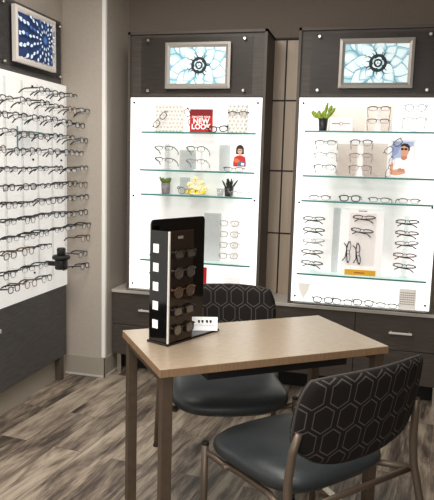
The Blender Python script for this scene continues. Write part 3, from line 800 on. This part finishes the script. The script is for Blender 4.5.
# second shelf
clear_stand(-0.331, 1.55, 1.78, 'clear stand with three glasses at the succulent end of second shelf', 'clear', pegs=(1.755, 1.680, 1.600))
for i, (z, s, f, l) in enumerate([(1.760, 'slim', 'f_tort', 'brown glasses, top of the clear stand below the green succulent'),
                                  (1.682, 'wire', 'f_pale', 'pale silver glasses, middle of the clear stand below the succulent'),
                                  (1.604, 'slim', 'f_black', 'dark-browed glasses, bottom of the clear stand below the succulent')]):
    gl(s, f, -0.331, z, l, rot=(-.25, 0, 0), thick=.95)
acrylic_block(-0.258, -0.130, 1.55, 1.757, 'beige translucent block between two frame stands on second shelf', 'beige_block')
clear_stand(-0.105, 1.55, 1.775, 'white stand with three glasses, middle of portrait side second shelf', 'white', w=.028, pegs=(1.755, 1.680, 1.600))
for i, (z, s, f, l) in enumerate([(1.763, 'brow', 'f_tort', 'brown-browed glasses at the top of the middle white stand'),
                                  (1.683, 'slim', 'f_pale', 'silver glasses with blue bridge midway on the middle white stand'),
                                  (1.604, 'wire', 'f_red', 'reddish wire glasses at the foot of the middle white stand')]):
    gl(s, f, -0.105, z, l.replace(' with blue bridge', ''), rot=(-.25, 0, 0), thick=.95)
acrylic_block(-0.095, 0.062, 1.55, 1.765, 'wide beige translucent block beside the man portrait advert', 'beige_block')
t, w, h = sign_board('portrait_advert', 0.074, 0.230, 1.55, 1.790, 'advert card showing a dark-haired man in sunglasses and white shirt', 'advert', M['white_card'])
pb = bmesh.new(); y = -0.0006
P([(-.064, .050), (.064, .050), (.066, .228), (-.064, .228)], 5)
P([(-.064, .120), (-.030, .150), (.0, .228), (-.064, .228)], 6)
P([(.030, .130), (.064, .110), (.064, .200), (.040, .190)], 7)
P([(-.072, .020), (-.070, .085), (-.046, .118), (-.010, .125), (.030, .125), (.060, .112), (.072, .085), (.072, .012), (-.06, .012)], 7)
P([(-.002, .150), (-.008, .118), (.012, .108), (.030, .120), (.030, .150)], 4)
P(circ(.014, .172, .026, .038), 3)
P([(-.014, .190), (-.010, .208), (.008, .216), (.030, .214), (.044, .198), (.044, .172), (.037, .165), (.034, .188), (.010, .200), (-.006, .196)], 1)
for s in (-1, 1): P(circ(.009 + s * .011, .180, .0095, .0075, 12), 2)
P([(-.010, .184), (.040, .184), (.040, .182), (-.010, .182)], 2)
P([(.006, .170), (.013, .170), (.008, .163)], 4)
P([(.000, .152), (.018, .152), (.009, .148)], 4)
P([(-.072, .020), (-.072, .080), (-.058, .105), (-.050, .085), (-.052, .050), (-.030, .052), (-.010, .062), (.018, .052), (.030, .030), (.0, .018), (-.04, .012)], 3)
for k in range(4): P([(-.020 + k * .010, .036), (-.012 + k * .010, .038), (-.010 + k * .010, .058), (-.018 + k * .010, .056)], 4)
obj('print', pb, [M['white_card'], M['hair'], M['ink'], M['skin'], M['skin2'], M['p_sky'], M['p_sky2'], M['p_shirt']], t, fix=False)
gl('full', 'f_grey', 0.095, 1.745, 'dark glasses hung aslant over the corner of the man portrait advert', y=4.15, rot=(0, -0.75, 0), thick=.75)
gl('wire', 'f_black', 0.083, 1.614, 'black wire glasses standing on end against the portrait advert edge', y=4.15, rot=(0, -1.35, 0), thick=.9)
# third shelf, four lying
for i, (x, s, f, l) in enumerate([(-0.352, 'slim', 'f_red', 'dark reddish glasses lying first on third shelf below the succulent'),
                                  (-0.158, 'full', 'f_grey', 'bold grey square glasses lying second on the third shelf'),
                                  (0.027, 'slim', 'f_grey', 'grey glasses lying third on the third shelf below the beige block'),
                                  (0.212, 'slim', 'f_tort', 'brown thin glasses lying last on third shelf below portrait advert')]):
    gl(s, f, x, 1.403 if s == 'slim' else 1.406, l, y=4.135, rot=(-.12, 0, [.1, 0, -.12, .1][i]), thick=1.25 if s == 'full' else 1.0)
# two tall columns of five, with clear rails
def column(x, zs, defs, side, lab):
    clear_stand(x, 0.90, zs[0] + .03, 'clear upright carrying five glasses in a column %s' % lab, 'clear', pegs=[z - .004 for z in zs])
    for i, (z, (s, f, adj)) in enumerate(zip(zs, defs)):
        gl(s, f, x + [0, .002, .004, -.002, 0][i], z, '%s, %s of the column of five %s' % (adj, ['top', 'second', 'third', 'fourth', 'lowest'][i], lab), rot=(-.85, [0, .04, -.03, .03, .07][i], 0), thick=1.15, fold=True)
column(-0.382, [1.265, 1.190, 1.117, 1.042, 0.968],
       [('slim', 'f_grey', 'grey glasses'), ('slim', 'f_black', 'dark glasses'), ('wire', 'f_clear', 'pale clear glasses'), ('slim', 'f_tort', 'brownish glasses'), ('slim', 'f_grey', 'grey glasses')], -1, 'nearer the panelled wall gap')
column(0.211, [1.272, 1.200, 1.133, 1.056, 0.986],
       [('slim', 'f_black', 'black glasses'), ('slim', 'f_tort', 'brown glasses'), ('wire', 'f_grey', 'thin grey glasses'), ('slim', 'f_red', 'red glasses'), ('slim', 'f_grey', 'grey glasses')], 1, 'below the portrait advert')
acrylic_block(-0.262, -0.216, 0.90, 1.335, 'narrow tall grey block beside the white framed glasses board', 'grey_block')
# white framed board with four glasses and amber strip
t = thing('framed_display_board', 'white framed board with glasses pinned on it above an amber strip', 'display board', (-0.068, 4.185, 0.898))
fb = bmesh.new(); w, h = 0.135, 0.440
B(-w, w, 0.0, 0.012, 0, h, bm=fb)
for a, b_, c, d in ((-w, -w + .05, 0, h), (w - .04, w, 0, h), (-w + .05, w - .04, 0, .055), (-w + .05, w - .04, h - .03, h)): B(a, b_, -0.008, 0.0, c, d, bm=fb)
obj('frame', fb, M['white_card'], t)
obj('inset', B(-w + .05, w - .04, -0.002, 0.0, .055, h - .03), mat('inset_grey_glow', (214, 208, 203), 0.7, emit=(222, 216, 211), es=.55), t)  # inset brightness painted in as emission
sb = bmesh.new(); B(-w + .035, w - .035, -0.014, -0.008, -0.002, 0.036, bm=sb); s_ = obj('amber_strip', sb, M['orange'], t, label='amber strip along the bottom')
b = bmesh.new()
for k in range(8): B(-.035 + k * .008, -.029 + k * .008, -0.0152, -0.014, .012, .020, bm=b)
obj('print', b, M['ink_red'], s_)
b = bmesh.new()
for k in range(7): B(-.030 + k * .008, -.024 + k * .008, -0.0092, -0.008, h - .018, h - .011, bm=b)
obj('header_print', b, M['ink_red'], t)
PR = (-.55, 0, 0)
for (x, z, rt, s, f, l) in [(-.060, 1.285, (-.3, .02, 0), 'slim', 'f_tort', 'brown and gold glasses highest on the white framed board'),
                            (-.068, 1.198, (-.3, .10, 0), 'slim', 'f_grey', 'dark tilted glasses second down on the white framed board'),
                            (-.150, 1.050, (0, PI / 2 + .04, 0), 'wire', 'f_black', 'black wire glasses upright at the edge of the framed board'),
                            (-.085, 1.042, (0, PI / 2 - .12, 0), 'slim', 'f_grey', 'dark glasses standing on end in the middle of the framed board')]:
    gl(s, f, x, z, l, y=4.150, rot=(-.75 if abs(rt[1]) < 1 else 0, rt[1], 0 if abs(rt[1]) < 1 else .6), thick=1.15, fold=True)
# bottom ledge
for i, (x, z, s, f, l) in enumerate([(-0.300, .708, 'full', 'f_black', 'black glasses first on the display bottom ledge, beyond the table corner'),
                                     (-0.170, .708, 'brow', 'f_grey', 'grey-browed glasses second along the bottom ledge'),
                                     (-0.034, .710, 'full', 'f_black', 'bold black glasses third along the bottom ledge'),
                                     (0.118, .708, 'slim', 'f_black', 'dark half-rim glasses fourth along the bottom ledge')]):
    gl(s, f, x, z + .004, l, y=[4.17, 4.148, 4.17, 4.15][i], rot=(0.0, .03, [.12, -.05, .05, 0][i]), thick=1.15)
t = thing('info_card', 'pale pointed card at the left end of the display bottom ledge', 'card', (-0.434, 4.2, 0.692))
b = bmesh.new(); prism_xz(b, [(-.040, .12), (.040, .12), (.03, .07), (0, .012), (0.0, 0.0), (-0.004, 0.0), (-0.004, .012), (-.034, .07)], 0, .004); obj('board', b, mat('pale_card_glow', (222, 218, 208), .7, emit=(226, 222, 214), es=.50), t)  # card lightened by painted-in emission, not a light source
t, w, h = sign_board('info_card', 0.192, 0.300, 0.692, 0.825, 'grey printed card at the far end of the display bottom ledge', 'card', mat('grey_card_glow', (214, 208, 200), .7, emit=(222, 216, 208), es=.45), y=4.18)  # same added emission lightens this card
b = bmesh.new()
for r_ in range(6):
    for k in range(7): B(-.046 + k * .0135, -.036 + k * .0135, -0.001, 0.0, .030 + r_ * .015, .036 + r_ * .015, bm=b)
obj('print', b, M['ink_grey'], t)

# ------------------------------------------------------------------ table
TA = [(-0.711, 2.047), (0.103, 2.652), (-0.247, 3.088), (-1.056, 2.499)]
tu = (Vector(TA[1]) - Vector(TA[0])).normalized(); tn = Vector((-tu.y, tu.x))
tw, td, TH = 1.008, 0.564, 0.860
ctr = sum((Vector(p) for p in TA), Vector((0, 0))) / 4
ang = math.atan2(tu.y, tu.x)
T = thing('table', 'rectangular light wood laminate table with square bronze legs', 'table', (ctr.x, ctr.y, 0), (0, 0, ang))
tb = B(-tw / 2, tw / 2, -td / 2, td / 2, TH - 0.032, TH, 0.002)
for f in tb.faces:
    f.normal_update(); f.material_index = 0 if abs(f.normal.z) > .5 else 1
obj('tabletop', tb, [M['table'], M['table_edge']], T)
for sx in (-1, 1):
    for sy in (-1, 1):
        cx_, cy_ = sx * (tw / 2 - 0.034), sy * (td / 2 - 0.034)
        lg = obj('leg', B(cx_ - .0215, cx_ + .0215, cy_ - .0215, cy_ + .0215, 0.036, TH - 0.032, 0.003), M['tleg'], T)
for sx in (-1, 1):
    x_ = sx * (tw / 2 - .034)
    obj('foot_rail', B(x_ - .0215, x_ + .0215, -td / 2 + .012, td / 2 - .012, 0.006, 0.036, 0.003), M['foot_rail'], T)
    obj('end_rail', B(x_ - .016, x_ + .016, -td / 2 + .056, td / 2 - .056, TH - .068, TH - .032), M['tleg'], T)
obj('under_tray', B(-0.30, 0.33, -0.235, -0.06, TH - 0.078, TH - 0.032, 0.003), M['black_matte'], T)

# ------------------------------------------------------------------ chairs
def cushion(w, d, z, th):
    """seat pad: rounded outline, crowned top, tucked underside, waterfall front (front = +y)"""
    bm = bmesh.new(); n = 44
    def outline(k, fr):
        pts = []
        for i in range(n):
            a = 2 * PI * i / n; c, s = math.cos(a), math.sin(a); ex = 2 / 4.2
            x = math.copysign(abs(c) ** ex, c) * w / 2; yv = math.copysign(abs(s) ** ex, s) * d / 2
            x *= 1.0 + 0.05 * (yv / (d / 2))
            if yv > 0: yv += 0.035 * (1 - (x / (w / 2)) ** 2) * (yv / (d / 2))
            pts.append((x * k, yv * k))
        return pts
    prof = [(0.0, -th + .012), (0.70, -th), (0.90, -th * .88), (0.975, -th * .62), (1.0, -th * .38), (0.985, -th * .12), (0.93, .004), (0.80, .014), (0.55, .016), (0.28, .012), (0.0, .010)]
    rings = []
    for k, zz in prof:
        if k == 0.0: rings.append([bm.verts.new((0, 0, z + zz))])
        else:
            r = []
            for x, yv in outline(k, 0):
                drop = -0.030 * max(0, (yv / (d / 2)) - .55) ** 1.4 if zz > -th * .5 else -0.010 * max(0, yv / (d / 2) - .5)
                rise = 0.012 * max(0, -(yv / (d / 2)) - .3)
                r.append(bm.verts.new((x, yv, z + zz + drop + rise)))
            rings.append(r)
    for a, b in zip(rings, rings[1:]):
        for i in range(n):
            j = (i + 1) % n
            if len(a) == 1: f = bm.faces.new((a[0], b[j], b[i]))
            elif len(b) == 1: f = bm.faces.new((a[i], a[j], b[0]))
            else: f = bm.faces.new((a[i], a[j], b[j], b[i]))
            f.smooth = True
    return bm
def backrest(w, z0, z1, ybot, ytop, th, wrap):
    bm = bmesh.new(); uvl = bm.loops.layers.uv.new('UVMap')
    nu, nv = 22, 18; H = z1 - z0
    def pt(a, b, side, k=1.0):
        kk = 0.22 if b > 0 else 0.40
        x = a * math.sqrt(max(0, 1 - kk * b * b * abs(b) * .9)) * w / 2 * k
        zz = b * math.sqrt(max(0, 1 - 0.20 * a * a * abs(a) * (1.0 if b > 0 else 2.6))) * H / 2 * k + (z0 + z1) / 2
        v = (zz - z0) / H
        yy = ybot + (ytop - ybot) * v + wrap * (x / (w / 2)) ** 2 * (0.65 + .35 * v)
        edge = max(abs(a), abs(b))
        bulge = (1 - edge ** 6)
        yy += side * (th * .22 + th * .28 * bulge ** .5)
        return Vector((x, yy, zz))
    grids = {}
    for side in (1, -1):
        g = [[bm.verts.new(pt(-1 + 2 * i / nu, -1 + 2 * k / nv, side)) for i in range(nu + 1)] for k in range(nv + 1)]
        grids[side] = g
        for k in range(nv):
            for i in range(nu):
                q = (g[k][i], g[k][i + 1], g[k + 1][i + 1], g[k + 1][i])
                f = bm.faces.new(q if side < 0 else q[::-1]); f.smooth = True
    def per(g):
        return [g[0][i] for i in range(nu)] + [g[k][nu] for k in range(nv)] + [g[nv][i] for i in range(nu, 0, -1)] + [g[k][0] for k in range(nv, 0, -1)]
    A, Bv = per(grids[1]), per(grids[-1])
    for i in range(len(A)):
        j = (i + 1) % len(A)
        f = bm.faces.new((A[i], A[j], Bv[j], Bv[i])); f.smooth = True
    bm.normal_update()
    for f in bm.faces:
        for l in f.loops:
            c = l.vert.co; l[uvl].uv = (c.x + 0.004, c.z)
    pip = [tuple((a.co + b.co) / 2) for a, b in zip(A, Bv)]
    return bm, pip
def make_chair(label, loc, rotz, ws=1.0):
    t = thing('guest_chair', label, 'chair', loc, (0, 0, rotz), group='upholstered chairs at the table'); t.scale = (1.16,) * 3
    obj('seat', cushion(0.485, 0.455, 0.452, 0.062), M['vinyl'], t)
    bb_, pip = backrest(0.52, 0.515, 0.815, -0.265, -0.335, 0.050, 0.055)
    bk = obj('backrest', bb_, M['fabric'], t)
    pb_ = bmesh.new(); tube(pb_, pip, 0.0045, 6, closed=True); obj('piping', pb_, mat('grey_piping', (70, 66, 63), .8), bk)
    for s in (-1, 1):
        b = bmesh.new(); tube(b, [(s * .262, .185, 0.01), (s * .260, .180, .25), (s * .260, .178, .440)], 0.0125, 12)
        lg = obj('leg', b, M['bronze'], t)
        b = bmesh.new(); lathe(b, [(0.0125, .438), (0.013, .440), (0.013, .446), (0.0095, .449)], 14, (s * .260, .178, 0)); obj('cap', b, M['black_matte'], lg)
        b = bmesh.new(); lathe(b, [(0.014, 0), (0.016, .003), (0.014, .012)], 12, (s * .262, .185, 0)); obj('glide', b, M['black_matte'], lg)
        b = bmesh.new(); tube(b, [(s * .290, -.352, 0.01), (s * .284, -.315, .22), (s * .276, -.262, .42), (s * .273, -.256, .50), (s * .266, -.262, .590), (s * .254, -.272, .65)], [.0125, .0125, .0135, .0135, .0125, .0105], 12)
        lg = obj('leg', b, M['bronze'], t)
        b = bmesh.new(); lathe(b, [(0.014, 0), (0.016, .003), (0.014, .012)], 12, (s * .290, -.352, 0)); obj('glide', b, M['black_matte'], lg)
        b = bmesh.new(); tube(b, [(s * .260, .178, .415), (s * .225, .130, .384), (s * .205, .05, .376), (s * .210, -.10, .380), (s * .274, -.255, .400)], 0.011, 10); obj('side_rail', b, M['bronze'], t)
    b = bmesh.new(); tube(b, [(-.240, .10, .381), (.240, .10, .381)], 0.010, 10); obj('stretcher', b, M['bronze'], t)
    b = bmesh.new(); tube(b, [(-.274, -.250, .395), (.274, -.250, .395)], 0.010, 10); obj('stretcher', b, M['bronze'], t)
    return t
make_chair('dark patterned-back chair pulled out on the near side of the table, back to view', (-0.235, 2.330, 0), math.radians(139 - 90))
make_chair('dark patterned-back chair tucked under the far side of the table, facing view', (-0.665, 2.915, 0), math.radians(-69 - 90))

# ------------------------------------------------------------------ black countertop sunglasses stand
Q0 = Vector((-0.787, 2.335)); ul = Vector((0.155, 0.358)).normalized(); us = Vector((-ul.y, ul.x))   # ul: long side, us: toward the back
sa = math.atan2(ul.y, ul.x)
S = thing('sunglasses_stand', 'tall glossy black countertop stand holding five sunglasses on the table', 'display stand', (Q0.x, Q0.y, TH), (0, 0, sa))
SW = 0.094
obj('base_plate', B(-0.010, 0.335, -0.012, SW + .012, 0.0, 0.010, 0.002), M['acry_black'], S)
bp = bmesh.new()
H = 0.510; r = 0.020; L0, L1 = 0.0, 0.345
arc = [(L0, 0.010), (L1, 0.010)] + [(L1 - r + r * math.cos(a), H - r + r * math.sin(a)) for a in [PI / 2 * k / 6 for k in range(7)]] + [(L0 + r - r * math.sin(a), H - r + r * math.cos(a)) for a in [PI / 2 * k / 6 for k in range(7)]]
prism_xz(bp, arc, SW, SW + 0.008)
obj('back_panel', bp, M['acry_black'], S)
obj('side_panel', B(-0.003, 0.003, 0.0, SW, 0.010, H - .040, 0.001), M['acry_black'], S)
fp = obj('front_panel', B(0.0, 0.150, -0.006, 0.0, 0.010, 0.470, 0.001), M['smoke'], S)
obj('lit_edge_strip', B(-0.004, 0.0025, -0.0075, -0.0005, 0.010, 0.470), M['lit_edge'], fp)
obj('logo_plate', B(0.050, 0.080, -0.0072, -0.006, 0.438, 0.449), M['silver_frame'], fp)
SZ = [0.375, 0.297, 0.218, 0.138, 0.060]
for z in SZ:
    obj('tag', B(-0.0045, -0.003, 0.050, 0.080, z + 0.004, z + 0.040, 0.0005), M['white'], S)
for z in SZ[:3]:
    obj('tag', B(0.075, 0.105, SW - 0.0015, SW, z + 0.01, z + 0.046, 0.0005), M['white'], S)
sty = [('full', 'f_black'), ('round', 'f_grey'), ('round', 'f_tort'), ('full', 'f_black'), ('round', 'f_black')]
lb = ['black square sunglasses, topmost on the black stand', 'grey round sunglasses, second down on the black stand', 'tortoiseshell sunglasses in the middle of the black stand',
      'black square sunglasses, second from bottom of the black stand', 'black round sunglasses, lowest on the black stand']
for i, z in enumerate(SZ):
    loc = Q0 + ul * 0.084 - us * 0.018
    eyeglasses(sty[i][0], M[sty[i][1]], (loc.x, loc.y, TH + z), (0, 0, sa), lb[i], 'sunglasses on the black stand', M['lens_dark'], 1.15, 'sunglasses')
# white folded price card on the stand base
cl = Q0 + ul * 0.262 + us * 0.022
t = thing('tent_card', 'small white tent card with dark print on the black stand base', 'card', (cl.x, cl.y, TH + 0.010), (0, 0, math.radians(17))); t.scale = (1.0,) * 3
b = bmesh.new()
bmesh.ops.create_cube(b, size=1.0, matrix=Matrix.Translation((0, 0.0, 0.030)) @ Matrix.Rotation(-0.18, 4, 'X') @ Matrix.Diagonal((0.126, 0.002, 0.060, 1)))
bmesh.ops.create_cube(b, size=1.0, matrix=Matrix.Translation((0, 0.0105, 0.030)) @ Matrix.Rotation(0.18, 4, 'X') @ Matrix.Diagonal((0.126, 0.002, 0.060, 1)))
c_ = obj('card', b, M['white_card'], t)
b = bmesh.new()
for kx in (-.020, -.004, .016, .032): 
    box(b, (kx, -0.0015, .012), (.010, .0008, .009)); box(b, (kx + .001, -0.0015, .0055), (.006, .0008, .005))
o = obj('bold_print', b, M['ink'], t, (0, 0.0, 0.030), (-0.18, 0, 0))
b = bmesh.new()
for kx in range(8): box(b, (-.042 + kx * .012, -0.0015, -.006), (.008, .0008, .003))
o = obj('fine_print', b, M['ink_grey'], t, (0, 0.0, 0.030), (-0.18, 0, 0))

# ------------------------------------------------------------------ lights
def area(name, loc, rot, size, power, col=(1, 0.945, 0.875), sy=None):
    l = bpy.data.lights.new(name, 'AREA'); l.energy = power; l.color = col; l.size = size
    if sy: l.shape = 'RECTANGLE'; l.size_y = sy
    o = bpy.data.objects.new(name, l); COL.objects.link(o); o.location = loc; o.rotation_euler = rot
    return o
area('ceiling_light_near', (-0.9, 1.4, CH - 0.03), (0, 0, 0), 1.1, 52)
area('ceiling_light_mid', (-1.15, 3.0, CH - 0.03), (0, 0, 0), 0.5, 22)
area('ceiling_light_front', (0.3, -0.6, CH - 0.03), (0, 0, 0), 1.4, 30)
area('front_fill_light', (-0.6, -1.1, 1.9), (math.radians(90), 0, math.radians(10)), 2.2, 30, (1, 0.97, 0.93), 1.6)  # added fill from behind the camera, brightens surfaces facing it
w = bpy.data.worlds.new('world'); scn.world = w; w.use_nodes = True
w.node_tree.nodes['Background'].inputs['Color'].default_value = (0.92, 0.95, 1.0, 1)
w.node_tree.nodes['Background'].inputs['Strength'].default_value = 0.35

# ------------------------------------------------------------------ camera
cam = bpy.data.cameras.new('camera'); co = bpy.data.objects.new('camera', cam); COL.objects.link(co)
R0 = Vector((0.968507, 0.247488, 0.027266)); R1 = Vector((0.059948, -0.125498, -0.990281)); R2 = Vector((-0.241661, 0.960729, -0.136382))
mw = Matrix((( R0.x, -R1.x, -R2.x, 0.0), (R0.y, -R1.y, -R2.y, 0.0), (R0.z, -R1.z, -R2.z, 1.6), (0, 0, 0, 1)))
co.matrix_world = mw
cam.sensor_fit = 'HORIZONTAL'; cam.sensor_width = 36.0; cam.lens = 36.0 * 620 / 434
cam.clip_start = 0.05; cam.clip_end = 50
scn.camera = co
